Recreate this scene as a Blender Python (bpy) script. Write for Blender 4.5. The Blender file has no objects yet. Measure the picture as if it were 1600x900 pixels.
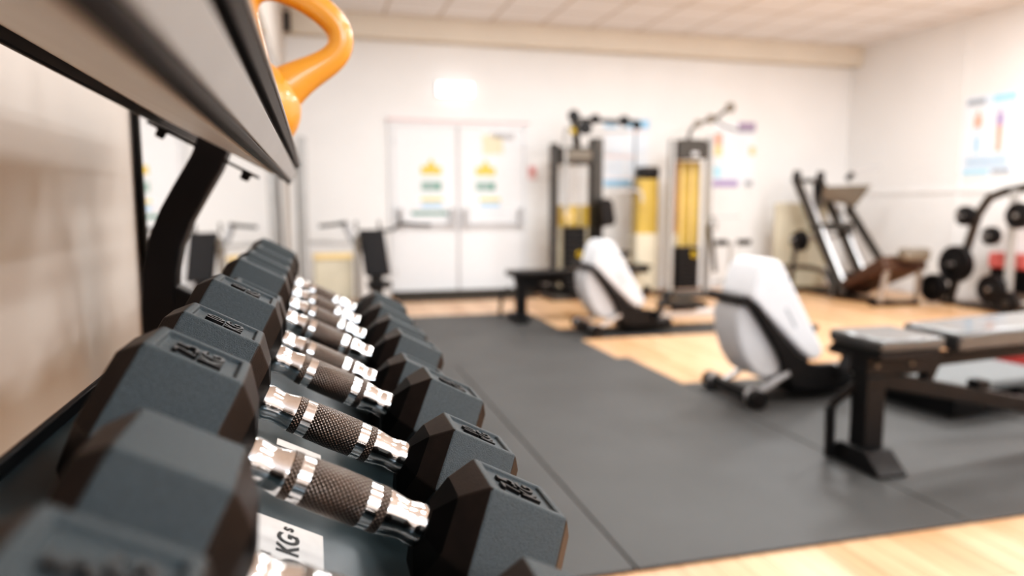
import bpy, bmesh, math, random
from mathutils import Vector, Matrix
random.seed(7)
C = bpy.context.scene.collection
SC = bpy.context.scene
PI = math.pi
V = Vector

# ------------------------------------------------------------------ materials
def nt(name):
    m = bpy.data.materials.new(name); m.use_nodes = True
    t = m.node_tree; b = t.nodes['Principled BSDF']
    return m, t, b
def setin(b, k, v):
    if k in b.inputs: b.inputs[k].default_value = v
def lin(c):
    return tuple((x/12.92 if x <= .04045 else ((x+.055)/1.055)**2.4) for x in c)
def rgb(r, g, b): return lin((r/255, g/255, b/255))
def pbr(name, col, rough=.5, metal=0., var=.08, scale=18., bump=0., bscale=200., spec=.5, coat=0.):
    """principled material with a little procedural mottling and optional grain"""
    m, t, b = nt(name)
    tc = t.nodes.new('ShaderNodeTexCoord')
    n = t.nodes.new('ShaderNodeTexNoise'); n.inputs['Scale'].default_value = scale; n.inputs['Detail'].default_value = 4
    r = t.nodes.new('ShaderNodeValToRGB')
    r.color_ramp.elements[0].position = .3; r.color_ramp.elements[1].position = .7
    r.color_ramp.elements[0].color = tuple(max(0, c*(1-var)) for c in col)+(1,)
    r.color_ramp.elements[1].color = tuple(min(1, c*(1+var)) for c in col)+(1,)
    t.links.new(tc.outputs['Object'], n.inputs['Vector'])
    t.links.new(n.outputs['Fac'], r.inputs['Fac']); t.links.new(r.outputs['Color'], b.inputs['Base Color'])
    setin(b, 'Roughness', rough); setin(b, 'Metallic', metal); setin(b, 'Specular IOR Level', spec); setin(b, 'Coat Weight', coat)
    if bump:
        n2 = t.nodes.new('ShaderNodeTexNoise'); n2.inputs['Scale'].default_value = bscale; n2.inputs['Detail'].default_value = 3
        bp = t.nodes.new('ShaderNodeBump'); bp.inputs['Strength'].default_value = bump; bp.inputs['Distance'].default_value = .001
        t.links.new(tc.outputs['Object'], n2.inputs['Vector'])
        t.links.new(n2.outputs['Fac'], bp.inputs['Height']); t.links.new(bp.outputs['Normal'], b.inputs['Normal'])
    return m
def emit(name, col, st):
    m, t, b = nt(name)
    setin(b, 'Base Color', (*col, 1)); setin(b, 'Emission Color', (*col, 1)); setin(b, 'Emission Strength', st)
    return m
def math_node(t, op, a, b=None):
    n = t.nodes.new('ShaderNodeMath'); n.operation = op
    for i, v in enumerate((a, b)):
        if v is None: continue
        if isinstance(v, (int, float)): n.inputs[i].default_value = v
        else: t.links.new(v, n.inputs[i])
    return n.outputs[0]

M = {}
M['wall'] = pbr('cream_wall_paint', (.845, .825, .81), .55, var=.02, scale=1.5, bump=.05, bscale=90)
M['wall_left'] = pbr('beige_wall_paint_shaded', (.54, .48, .43), .6, var=.03, scale=1.5, bump=.05, bscale=90)  # beige darkened all over to carry the shadow behind the rack
M['white_paint'] = pbr('white_gloss_paint', (.80, .79, .795), .4, var=.01)
M['trim'] = pbr('cream_trim_paint', (.76, .69, .60), .45, var=.02)
M['beam'] = pbr('beam_paint', (.74, .66, .56), .6, var=.03, scale=2)
M['rubber'] = pbr('cast_rubber_cool_lit', (.048, .058, .063), .48, var=.14, scale=500, bump=.8, bscale=1300, spec=.3)  # blue tint carries the cool daylight on the head flanks
M['rubber_end'] = pbr('smooth_rubber_shaded', (.005, .0042, .004), .5, var=.2, scale=40, spec=.08)  # near-black copy of the rubber: shade on the head ends put into colour
M['rubber_chamfer'] = pbr('warm_shaded_rubber_chamfer', (.019, .0135, .011), .45, var=.25, scale=50, bump=.2, bscale=900, spec=.22)  # brown from warm light, darkened for shade, both in the colour
M['letter'] = pbr('moulded_black_lettering', (.006, .005, .005), .45, var=.1)
M['chrome'] = pbr('polished_chrome', (.70, .68, .67), .12, 1., var=.03, scale=30)
M['black'] = pbr('black_powder_coat', (.009, .0085, .009), .42, var=.15, spec=.3)
M['blackpad'] = pbr('black_vinyl', (.012, .0105, .0105), .45, var=.15, spec=.25)
M['seatpad'] = pbr('black_bench_vinyl', (.05, .051, .053), .33, var=.1, coat=.8)
M['darkgrey'] = pbr('dark_grey_metal', (.055, .05, .045), .42, .4, var=.15)
M['upright'] = pbr('grey_machine_paint', (.40, .385, .37), .4, .3, var=.05)
M['silver'] = pbr('brushed_aluminium', (.62, .62, .63), .32, .9, var=.06)
M['rackgrey'] = pbr('rack_steel_lit', (.40, .39, .385), .36, .55, var=.06, scale=9, bump=.05, bscale=300)  # paler than the other rack steel: the room's reflection put into the colour
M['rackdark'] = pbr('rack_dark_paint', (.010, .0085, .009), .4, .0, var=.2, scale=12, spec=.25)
M['tray'] = pbr('blue_grey_tray_paint', (.026, .040, .046), .30, .0, var=.25, scale=14, bump=.1, bscale=60, spec=.6)
M['plate'] = pbr('pale_grey_shelf_paint', (.82, .80, .78), .45, var=.04, scale=6)
M['tape'] = pbr('white_masking_tape', (.74, .70, .67), .6, var=.05, scale=60)
M['marker'] = pbr('black_marker_ink', (.02, .02, .02), .6)
M['orange'] = pbr('orange_vinyl', (.66, .265, .032), .28, var=.05, scale=8, spec=.55, coat=.25)
M['plastic_white'] = pbr('white_plastic', (.66, .655, .675), .4, var=.02)
M['plastic_grey'] = pbr('light_grey_plastic', (.52, .51, .52), .45, var=.03)
M['gold'] = pbr('gold_tinted_shroud', (.50, .33, .07), .3, var=.15, scale=3)
M['amber'] = pbr('amber_shroud', (.36, .13, .02), .3, var=.2, scale=3)
M['beigepanel'] = pbr('beige_shroud', (.60, .53, .40), .4, var=.1, scale=3)
M['brownpad'] = pbr('brown_vinyl', (.065, .034, .022), .45, var=.15)
M['taupe'] = pbr('taupe_plate', (.16, .13, .10), .5, var=.12)
M['redpad'] = pbr('red_vinyl', (.60, .15, .14), .5, var=.1)
M['darkred'] = pbr('dark_red_vinyl', (.30, .03, .026), .5, var=.1)
M['steptop'] = pbr('light_grey_step_top', (.13, .137, .14), .6, var=.05)
M['iron'] = pbr('black_cast_iron_plate', (.009, .0085, .009), .45, var=.2, spec=.3)
M['yellow'] = pbr('yellow_sign', (.78, .52, .02), .5, var=.03)
M['green'] = pbr('green_sign', (.04, .20, .16), .5, var=.03)
M['palegreen'] = pbr('pale_green_sign', (.28, .46, .38), .5, var=.03)
M['paleyellow'] = pbr('pale_yellow_sign', (.80, .60, .16), .5, var=.03)
M['paleblue'] = pbr('pale_blue_sign', (.36, .58, .78), .5, var=.03)
M['blue'] = pbr('sky_blue_print', (.32, .58, .80), .5, var=.03)
M['cyan'] = pbr('cyan_print', (.42, .72, .86), .5, var=.03)
M['lilac'] = pbr('lilac_print', (.42, .32, .55), .5, var=.05)
M['mauve'] = pbr('mauve_print', (.36, .27, .40), .5, var=.05)
M['salmon'] = pbr('salmon_print', (.80, .36, .24), .5, var=.05)
M['sand'] = pbr('sand_print', (.86, .62, .28), .5, var=.05)
M['pink'] = pbr('pink_print', (.88, .68, .68), .5, var=.05)
M['greyprint'] = pbr('grey_print', (.33, .35, .38), .5, var=.1)
M['paper'] = pbr('poster_paper', (.84, .85, .88), .45, var=.02)
M['note'] = pbr('cream_note_paper', (.80, .70, .50), .6, var=.04)
M['palebluepaper'] = pbr('pale_blue_poster_paper', (.70, .79, .90), .45, var=.02)
M['redpoint'] = pbr('red_call_point_plastic', (.66, .22, .21), .4, var=.05)
M['pinkplate'] = pbr('pale_pink_plate', (.80, .55, .53), .4, var=.03)
M['greyline'] = pbr('soft_grey_gasket', (.52, .50, .50), .5, var=.05)
M['doormat'] = pbr('dark_barrier_matting', (.05, .042, .034), .9, var=.3, scale=300, bump=.4, bscale=500)
M['lamp'] = emit('lit_exit_lamp', (1, .985, .97), 2.6)
M['blackframe'] = pbr('mirror_edge_black', (.012, .011, .010), .4, var=.1)

def mirror_mat():
    m, t, b = nt('mirror_silvering')
    n = t.nodes.new('ShaderNodeTexNoise'); n.inputs['Scale'].default_value = 2
    r = t.nodes.new('ShaderNodeMapRange'); r.inputs['To Min'].default_value = .002; r.inputs['To Max'].default_value = .006
    t.links.new(n.outputs['Fac'], r.inputs['Value']); t.links.new(r.outputs[0], b.inputs['Roughness'])
    setin(b, 'Base Color', (.93, .93, .925, 1)); setin(b, 'Metallic', 1.)
    return m
M['mirror'] = mirror_mat()

def knurl_mat():
    """diamond knurling: two crossing helical waves round the bar (object x axis)"""
    m, t, b = nt('knurled_steel')
    tc = t.nodes.new('ShaderNodeTexCoord'); s = t.nodes.new('ShaderNodeSeparateXYZ')
    t.links.new(tc.outputs['Object'], s.inputs[0])
    ang = math_node(t, 'ARCTAN2', s.outputs['Z'], s.outputs['Y'])
    ang = math_node(t, 'MULTIPLY', ang, 30.)
    x = math_node(t, 'MULTIPLY', s.outputs['X'], 2*PI/.0021*.62)
    p = math_node(t, 'SINE', math_node(t, 'ADD', x, ang)); q = math_node(t, 'SINE', math_node(t, 'SUBTRACT', x, ang))
    h = math_node(t, 'MINIMUM', math_node(t, 'ADD', p, .55), math_node(t, 'ADD', q, .55))
    h = math_node(t, 'MAXIMUM', h, -.6)
    bp = t.nodes.new('ShaderNodeBump'); bp.inputs['Strength'].default_value = .75; bp.inputs['Distance'].default_value = .0006
    t.links.new(h, bp.inputs['Height']); t.links.new(bp.outputs['Normal'], b.inputs['Normal'])
    r = t.nodes.new('ShaderNodeValToRGB'); f = t.nodes.new('ShaderNodeMapRange')
    f.inputs['From Min'].default_value = -.6; f.inputs['From Max'].default_value = 1.4
    t.links.new(h, f.inputs['Value']); t.links.new(f.outputs[0], r.inputs['Fac'])
    r.color_ramp.elements[0].color = (.055, .04, .032, 1); r.color_ramp.elements[1].color = (.33, .28, .25, 1)
    t.links.new(r.outputs['Color'], b.inputs['Base Color'])
    setin(b, 'Metallic', .9); setin(b, 'Roughness', .34)
    return m
M['knurl'] = knurl_mat()

def wood_mat():
    m, t, b = nt('oak_strip_floor')
    tc = t.nodes.new('ShaderNodeTexCoord')
    mp = t.nodes.new('ShaderNodeMapping'); mp.inputs['Rotation'].default_value = (0, 0, PI/2)
    t.links.new(tc.outputs['Object'], mp.inputs['Vector'])
    br = t.nodes.new('ShaderNodeTexBrick'); br.offset = .37; br.inputs['Scale'].default_value = 1
    br.inputs['Brick Width'].default_value = 1.15; br.inputs['Row Height'].default_value = .095
    br.inputs['Mortar Size'].default_value = .0016; br.inputs['Bias'].default_value = 0
    br.inputs['Color1'].default_value = (*rgb(224, 184, 146), 1); br.inputs['Color2'].default_value = (*rgb(198, 153, 113), 1)
    br.inputs['Mortar'].default_value = (*rgb(130, 88, 52), 1)
    t.links.new(mp.outputs[0], br.inputs['Vector'])
    m2 = t.nodes.new('ShaderNodeMapping'); m2.inputs['Scale'].default_value = (26, 1.6, 1)
    t.links.new(tc.outputs['Object'], m2.inputs['Vector'])
    n = t.nodes.new('ShaderNodeTexNoise'); n.inputs['Scale'].default_value = 1.4; n.inputs['Detail'].default_value = 6
    t.links.new(m2.outputs[0], n.inputs['Vector'])
    r = t.nodes.new('ShaderNodeValToRGB'); r.color_ramp.elements[0].position = .3; r.color_ramp.elements[1].position = .75
    r.color_ramp.elements[0].color = (.72, .66, .6, 1); r.color_ramp.elements[1].color = (1.12, 1.1, 1.08, 1)
    t.links.new(n.outputs['Fac'], r.inputs['Fac'])
    mx = t.nodes.new('ShaderNodeMix'); mx.data_type = 'RGBA'; mx.blend_type = 'MULTIPLY'; mx.inputs[0].default_value = .8
    t.links.new(br.outputs['Color'], mx.inputs[6]); t.links.new(r.outputs['Color'], mx.inputs[7])
    t.links.new(mx.outputs[2], b.inputs['Base Color'])
    setin(b, 'Roughness', .33); setin(b, 'Specular IOR Level', .5)
    return m
M['wood'] = wood_mat()

def mat_rubber():
    m, t, b = nt('speckled_gym_rubber')
    tc = t.nodes.new('ShaderNodeTexCoord')
    n = t.nodes.new('ShaderNodeTexNoise'); n.inputs['Scale'].default_value = 2.2; n.inputs['Detail'].default_value = 5
    n2 = t.nodes.new('ShaderNodeTexNoise'); n2.inputs['Scale'].default_value = 260; n2.inputs['Detail'].default_value = 2
    t.links.new(tc.outputs['Object'], n.inputs['Vector']); t.links.new(tc.outputs['Object'], n2.inputs['Vector'])
    r = t.nodes.new('ShaderNodeValToRGB')
    r.color_ramp.elements[0].position = .25; r.color_ramp.elements[1].position = .8
    r.color_ramp.elements[0].color = (.037, .036, .035, 1); r.color_ramp.elements[1].color = (.060, .059, .058, 1)
    h = math_node(t, 'ADD', math_node(t, 'MULTIPLY', n.outputs['Fac'], .75), math_node(t, 'MULTIPLY', n2.outputs['Fac'], .25))
    t.links.new(h, r.inputs['Fac']); t.links.new(r.outputs['Color'], b.inputs['Base Color'])
    bp = t.nodes.new('ShaderNodeBump'); bp.inputs['Strength'].default_value = .2; bp.inputs['Distance'].default_value = .001
    t.links.new(n2.outputs['Fac'], bp.inputs['Height']); t.links.new(bp.outputs['Normal'], b.inputs['Normal'])
    setin(b, 'Roughness', .58)
    return m
M['mat'] = mat_rubber()

def ceiling_mat():
    m, t, b = nt('mineral_ceiling_tiles')
    tc = t.nodes.new('ShaderNodeTexCoord'); s = t.nodes.new('ShaderNodeSeparateXYZ')
    t.links.new(tc.outputs['Object'], s.inputs[0])
    def line(o, ph):
        f = math_node(t, 'FRACT', math_node(t, 'DIVIDE', math_node(t, 'ADD', o, 20*.61-ph), .61))
        return math_node(t, 'LESS_THAN', f, .048)
    g = math_node(t, 'MAXIMUM', line(s.outputs['X'], .19), line(s.outputs['Y'], 8.40))
    n = t.nodes.new('ShaderNodeTexNoise'); n.inputs['Scale'].default_value = 120
    t.links.new(tc.outputs['Object'], n.inputs['Vector'])
    r = t.nodes.new('ShaderNodeValToRGB'); r.color_ramp.elements[0].position = .35; r.color_ramp.elements[1].position = .6
    r.color_ramp.elements[0].color = (.84, .81, .80, 1); r.color_ramp.elements[1].color = (.89, .865, .86, 1)
    t.links.new(n.outputs['Fac'], r.inputs['Fac'])
    mx = t.nodes.new('ShaderNodeMix'); mx.data_type = 'RGBA'
    t.links.new(g, mx.inputs[0]); t.links.new(r.outputs['Color'], mx.inputs[6]); mx.inputs[7].default_value = (.56, .48, .41, 1)
    t.links.new(mx.outputs[2], b.inputs['Base Color']); setin(b, 'Roughness', .8)
    return m
M['ceiling'] = ceiling_mat()

# ------------------------------------------------------------------ mesh helpers
class MB:
    """collects shapes, then links them as ONE mesh object"""
    def __init__(s): s.bm = bmesh.new(); s.mi = 0
    def _face(s, vs):
        try:
            f = s.bm.faces.new(vs); f.material_index = s.mi; return f
        except ValueError: return None
    def hull8(s, c):
        v = [s.bm.verts.new(p) for p in c]
        for q in ((0, 3, 2, 1), (4, 5, 6, 7), (0, 1, 5, 4), (1, 2, 6, 5), (2, 3, 7, 6), (3, 0, 4, 7)): s._face([v[i] for i in q])
        return s
    def box(s, lo, hi):
        (a, b, c), (d, e, f) = lo, hi
        return s.hull8([(a, b, c), (d, b, c), (d, e, c), (a, e, c), (a, b, f), (d, b, f), (d, e, f), (a, e, f)])
    def bar(s, p0, p1, w, h, up=(0, 0, 1)):
        p0, p1 = V(p0), V(p1); d = (p1-p0).normalized(); u = V(up)
        if abs(d.dot(u)) > .98: u = V((0, 1, 0))
        sx = d.cross(u).normalized()*w/2; uy = sx.cross(d).normalized()*h/2
        return s.hull8([p0-sx-uy, p0+sx-uy, p0+sx+uy, p0-sx+uy, p1-sx-uy, p1+sx-uy, p1+sx+uy, p1-sx+uy])
    def prism(s, pts, lo, hi, axis='y'):
        def P(a, b, c): return {'y': (a, c, b), 'x': (c, a, b), 'z': (a, b, c)}[axis]
        A = [s.bm.verts.new(P(a, b, lo)) for a, b in pts]; B = [s.bm.verts.new(P(a, b, hi)) for a, b in pts]
        n = len(pts); s._face(A[::-1]); s._face(B)
        for i in range(n): s._face([A[i], A[(i+1) % n], B[(i+1) % n], B[i]])
        return s
    def tube(s, pts, r, seg=12, closed=False, flat=1., caps=True):
        pts = [V(p) for p in pts]; n = len(pts); rs = r if isinstance(r, (list, tuple)) else [r]*n
        rings = []; up = None
        for i, p in enumerate(pts):
            a = pts[(i-1) % n] if (closed or i) else p; b = pts[(i+1) % n] if (closed or i < n-1) else p
            d = (b-a).normalized()
            if up is None:
                up = V((0, 0, 1)) if abs(d.z) < .9 else V((0, 1, 0))
            x = d.cross(up).normalized(); up = x.cross(d).normalized()
            rings.append([s.bm.verts.new(p+x*math.cos(2*PI*k/seg)*rs[i]+up*math.sin(2*PI*k/seg)*rs[i]*flat) for k in range(seg)])
        m = n if closed else n-1
        for i in range(m):
            A, B = rings[i], rings[(i+1) % n]
            for k in range(seg): s._face([A[k], A[(k+1) % seg], B[(k+1) % seg], B[k]])
        if not closed and caps: s._face(rings[0][::-1]); s._face(rings[-1])
        return s
    def lathe(s, prof, axis='x', c=(0, 0, 0), seg=32, rot=None):
        """prof: (position along axis, radius)"""
        c = V(c); rings = []
        for t_, r in prof:
            ring = []
            for k in range(seg):
                a = 2*PI*k/seg; u, w = math.cos(a)*max(r, 1e-5), math.sin(a)*max(r, 1e-5)
                p = V({'x': (t_, u, w), 'y': (u, t_, w), 'z': (u, w, t_)}[axis])
                if rot is not None: p = rot @ p
                ring.append(s.bm.verts.new(c+p))
            rings.append(ring)
        for A, B in zip(rings, rings[1:]):
            for k in range(seg): s._face([A[k], A[(k+1) % seg], B[(k+1) % seg], B[k]])
        s._face(rings[0][::-1]); s._face(rings[-1])
        return s
    def quad(s, pts): s._face([s.bm.verts.new(p) for p in pts]); return s
    def build(s, name, mats, parent=None, bevel=0., smooth=False, sub=0, world=False, seg=2):
        bm = s.bm
        bmesh.ops.recalc_face_normals(bm, faces=bm.faces)
        if world and parent is not None:
            w = parent
            off = V((0, 0, 0))
            while w is not None: off += w.location; w = w.parent
            bmesh.ops.translate(bm, verts=bm.verts, vec=-off)
        me = bpy.data.meshes.new(name); bm.to_mesh(me); bm.free()
        for mm in (mats if isinstance(mats, (list, tuple)) else [mats]): me.materials.append(mm)
        o = bpy.data.objects.new(name, me); C.objects.link(o); o.parent = parent
        if smooth:
            for p in me.polygons: p.use_smooth = True
            me.set_sharp_from_angle(angle=math.radians(38))
        if bevel:
            b = o.modifiers.new('edge', 'BEVEL'); b.width = bevel; b.segments = seg; b.limit_method = 'ANGLE'; b.angle_limit = math.radians(30)
            b.harden_normals = False
        if sub:
            q = o.modifiers.new('round', 'SUBSURF'); q.levels = sub; q.render_levels = sub
        return o

def tag(o, label=None, cat=None, group=None, kind=None):
    for k, v in (('label', label), ('category', cat), ('group', group), ('kind', kind)):
        if v: o[k] = v
    return o
def thing(name, label, cat, loc=(0, 0, 0), rot=(0, 0, 0), group=None):
    o = bpy.data.objects.new(name, None); C.objects.link(o); o.location = loc; o.rotation_euler = rot
    o.empty_display_size = .05
    return tag(o, label, cat, group)
def struct(o): o['kind'] = 'structure'; return o
def text_mesh(txt, size, mat, name, parent, depth=.0006, M4=None, bold=.0):
    cu = bpy.data.curves.new('t', 'FONT'); cu.body = txt; cu.size = size; cu.extrude = depth; cu.offset = bold
    cu.align_x = 'CENTER'; cu.align_y = 'CENTER'; cu.space_line = .78
    tmp = bpy.data.objects.new('t', cu); C.objects.link(tmp)
    dg = bpy.context.evaluated_depsgraph_get(); dg.update()
    me = bpy.data.meshes.new_from_object(tmp.evaluated_get(dg))
    bpy.data.objects.remove(tmp); bpy.data.curves.remove(cu)
    if M4 is not None: me.transform(M4)
    me.materials.clear(); me.materials.append(mat); me.name = name
    o = bpy.data.objects.new(name, me); C.objects.link(o); o.parent = parent
    return o

# ------------------------------------------------------------------ room shell
H = 1.09                       # camera height
YB, XR, ZC = 8.62, 7.18, 3.20  # back wall, right wall, ceiling
YF = -3.2
def xl(y): return -.337+.012*(y-1.55)      # the left wall is a touch out of square

def quadwall(name, a, b, c, d, mat, t):
    m = MB(); m.hull8([V(p) for p in (a, b, c, d)] + [V(p)+V(t) for p in (a, b, c, d)])
    return struct(m.build(name, mat))
quadwall('floor', (-.6, YF, -.1), (XR+.1, YF, -.1), (XR+.1, YB+.1, -.1), (-.6, YB+.1, -.1), M['wood'], (0, 0, .1))
quadwall('ceiling', (-.6, YF, ZC), (XR+.1, YF, ZC), (XR+.1, YB+.1, ZC), (-.6, YB+.1, ZC), M['ceiling'], (0, 0, .1))
quadwall('wall_back', (-.5, YB, 0), (XR, YB, 0), (XR, YB, ZC), (-.5, YB, ZC), M['wall'], (0, .12, 0))
quadwall('wall_right', (XR, YF, 0), (XR, YB, 0), (XR, YB, ZC), (XR, YF, ZC), M['wall'], (.12, 0, 0))
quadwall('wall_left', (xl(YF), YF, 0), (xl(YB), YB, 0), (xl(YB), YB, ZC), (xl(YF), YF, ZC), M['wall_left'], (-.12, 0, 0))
quadwall('wall_front', (-.5, YF, 0), (XR, YF, 0), (XR, YF, ZC), (-.5, YF, ZC), M['wall'], (0, -.12, 0))
struct(MB().box((xl(8.4)+.0, 8.40, 2.955), (XR, YB, ZC)).build('trim_1', M['beam'], bevel=.006))          # dropped beam
struct(MB().box((XR-.018, YF+.2, 1.235), (XR, YB-.002, 1.285)).build('trim_2', M['wall'], bevel=.004))    # dado rail
struct(MB().box((XR-.012, 6.76, 1.285), (XR, 6.80, ZC)).build('trim_3', M['wall'], bevel=.003))           # panel joint strip, upper
struct(MB().box((XR-.012, 6.76, .09), (XR, 6.80, 1.235)).build('trim_4', M['wall'], bevel=.003))          # panel joint strip, lower
struct(MB().box((2.62, YB-.015, 0), (XR-.02, YB, .09)).build('baseboard_back', M['white_paint'], bevel=.003))
struct(MB().box((XR-.015, YF+.1, 0), (XR, YB-.02, .09)).build('baseboard_right', M['white_paint'], bevel=.003))

# double fire doors -------------------------------------------------------
fr = MB()
fr.box((.86, YB-.035, 0), (.91, YB, 2.065)); fr.box((2.49, YB-.035, 0), (2.54, YB, 2.065)); fr.box((.91, YB-.035, 2.015), (2.49, YB, 2.065))
struct(fr.build('trim_5', M['white_paint'], bevel=.004))
lin_ = struct(MB().box((.84, YB-.05, 2.066), (2.56, YB, 2.09)).build('trim_6', M['pinkplate'], bevel=.003))
def door(n, x0, x1, hinge):
    d = bpy.data.objects.new('door_%d' % n, None); C.objects.link(d); d.location = ((x0+x1)/2, YB-.02, 0); d['kind'] = 'structure'
    MB().box((x0, YB-.032, .012), (x1, YB-.004, 2.012)).build('leaf', M['white_paint'], d, bevel=.003, world=True)
    b = MB(); b.tube([(x0+.07, YB-.10, .865), (x1-.05, YB-.10, .865)], .016, 12)
    pb = b.build('push_bar', M['plastic_grey'], d, smooth=True, world=True)
    for x in (x0+.07, x1-.05):
        MB().box((x-.025, YB-.115, .83), (x+.025, YB-.032, 1.06)).build('push_bar_bracket', M['greyline'], d, bevel=.006, world=True)
    for z in (.25, 1.0, 1.78):
        MB().tube([(hinge, YB-.04, z), (hinge, YB-.04, z+.1)], .009, 8).build('hinge', M['silver'], d, smooth=True, world=True)
    return d
struct(MB().box((.86, YB-.10, 0), (2.70, YB-.036, .075)).build('trim_7', M['doormat'], bevel=.006))      # dark raised threshold
d1 = door(1, .915, 1.655, .918)
MB().box((1.655, YB-.036, .012), (1.690, YB-.004, 2.012)).build('meeting_stile', M['greyline'], d1, bevel=.003, world=True)
d2 = door(2, 1.692, 2.485, 2.482)
cl = MB().box((2.14, YB-.085, 1.90), (2.36, YB-.032, 1.955)).build('door_closer', M['plastic_grey'], d2, bevel=.006, world=True)

# signs stuck on the doors: each its own thing
YS = YB-.033
def flat(x0, x1, z0, z1, y=YS, t=.0025): return [(x0, y-t, z0), (x1, y, z1)]
def sign(name, label, x0, x1, z0, z1, mats, extra=None, cat='sign', y=YS, group=None):
    m = MB(); m.box((x0, y-.003, z0), (x1, y, z1))
    if extra:
        for i, r in enumerate(extra):
            m.mi = r[0]
            if len(r) == 5: m.box((r[1], y-.0045, r[3]), (r[2], y-.003, r[4]))
            else: m.prism(r[1], y-.0045, y-.0005)
    o = m.build(name, mats); return tag(o, label, cat, group)
def warn(xc, zc, side):
    m = MB(); m.box((xc-.118, YS-.003, zc-.045), (xc+.118, YS, zc+.045))
    m.prism([(xc-.055, zc+.046), (xc+.055, zc+.046), (xc, zc+.14)], YS-.003, YS)
    m.mi = 1
    m.box((xc-.09, YS-.0045, zc-.028), (xc+.09, YS-.003, zc-.018)); m.box((xc-.09, YS-.0045, zc-.004), (xc+.09, YS-.003, zc+.006))
    m.prism([(xc-.022, zc+.062), (xc+.022, zc+.062), (xc, zc+.105)], YS-.0045, YS-.003)
    tag(m.build('warning_sign', [M['yellow'], M['sand']]), f'yellow warning sign with a triangle on top, stuck on the {side} white door leaf', 'sign', 'yellow door signs')
def exitsign(xc, zc, side):
    m = MB(); m.box((xc-.118, YS-.003, zc-.055), (xc+.118, YS, zc+.055))
    m.mi = 1; m.box((xc-.095, YS-.0045, zc-.028), (xc+.05, YS-.003, zc-.008)); m.box((xc-.095, YS-.0045, zc+.008), (xc+.05, YS-.003, zc+.028))
    m.mi = 2; m.box((xc+.07, YS-.0045, zc-.045), (xc+.108, YS-.003, zc+.035))
    tag(m.build('door_sign', [M['palegreen'], M['greyprint'], M['green']]), f'small green and grey door sign below the yellow one on the {side} leaf', 'sign', 'green door signs')
def stripes(xc, zc, side):
    m = MB(); m.box((xc-.16, YS-.003, zc-.065), (xc+.16, YS, zc+.065))
    m.mi = 1; m.box((xc-.10, YS-.0045, zc+.012), (xc+.155, YS-.003, zc+.055))
    m.mi = 2; m.box((xc-.10, YS-.0045, zc-.055), (xc+.155, YS-.003, zc-.004))
    m.mi = 3; m.prism([(xc-.15, zc+.012), (xc-.115, zc+.012), (xc-.132, zc+.045)], YS-.0045, YS-.003)
    m.prism([(xc-.15, zc-.05), (xc-.115, zc-.05), (xc-.115, zc-.02), (xc-.15, zc-.02)], YS-.0045, YS-.003)
    tag(m.build('notice_strip', [M['paper'], M['paleyellow'], M['paleblue'], M['pink']]), f'white notice with yellow and pale blue bands on the {side} door leaf', 'sign', 'striped door notices')
warn(1.350, 1.500, 'left'); warn(2.010, 1.495, 'right')
exitsign(1.350, 1.318, 'left'); exitsign(2.010, 1.318, 'right')
stripes(1.325, 1.125, 'left'); stripes(2.035, 1.125, 'right')
sign('push_bar_notice', 'dark green strip notice above the push bar of the left door leaf', 1.11, 1.545, .975, 1.02, [M['green'], M['palegreen']],
     [(1, 1.14+i*.043, 1.165+i*.043, .988, 1.006) for i in range(9)])
sign('push_bar_notice', 'pale grey strip notice above the push bar of the right door leaf', 1.84, 2.31, .975, 1.03, [M['paper'], M['greyline']],
     [(1, 1.86+i*.05, 1.89+i*.05, .992, 1.012) for i in range(9)])
t_ = thing('paper_note', 'cream paper note taped crookedly high on the right white door leaf', 'note', (2.10, YS-.002, 1.82), (0, math.radians(-4), 0))
MB().box((-.125, -.002, -.115), (.125, .001, .115)).build('sheet', M['note'], t_)
MB().box((-.03, -.004, .10), (.03, -.002, .13)).build('tape', M['greyline'], t_)

t_ = thing('exit_lamp', 'glowing white emergency exit lamp above the double doors', 'lamp', (1.645, YB, 2.44))
MB().box((-.225, -.03, -.085), (.225, -.001, .085)).build('housing', M['plastic_white'], t_, bevel=.008)
MB().box((-.21, -.075, -.075), (.21, -.031, .075)).build('diffuser', M['lamp'], t_, bevel=.012)
t_ = thing('fire_call_point', 'small pinkish red fire call point on the wall beside the double doors', 'alarm', (2.60, YB, 1.49))
MB().box((-.06, -.02, -.085), (.06, -.001, .085)).build('back_plate', M['pinkplate'], t_, bevel=.004)
MB().box((-.035, -.05, -.01), (.035, -.021, .055)).build('button_box', M['redpoint'], t_, bevel=.006)
t_ = thing('loudspeaker', 'black loudspeaker mounted high in the far left corner', 'speaker', (-.22, 8.30, 2.93))
MB().box((-.04, -.05, 0), (.04, .06, .2)).build('cabinet', M['black'], t_, bevel=.006)
MB().box((-.034, -.056, .01), (.034, -.051, .19)).build('grille', M['darkgrey'], t_)
MB().box((-.012, .061, .08), (.012, .099, .12)).build('bracket', M['black'], t_)

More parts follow.
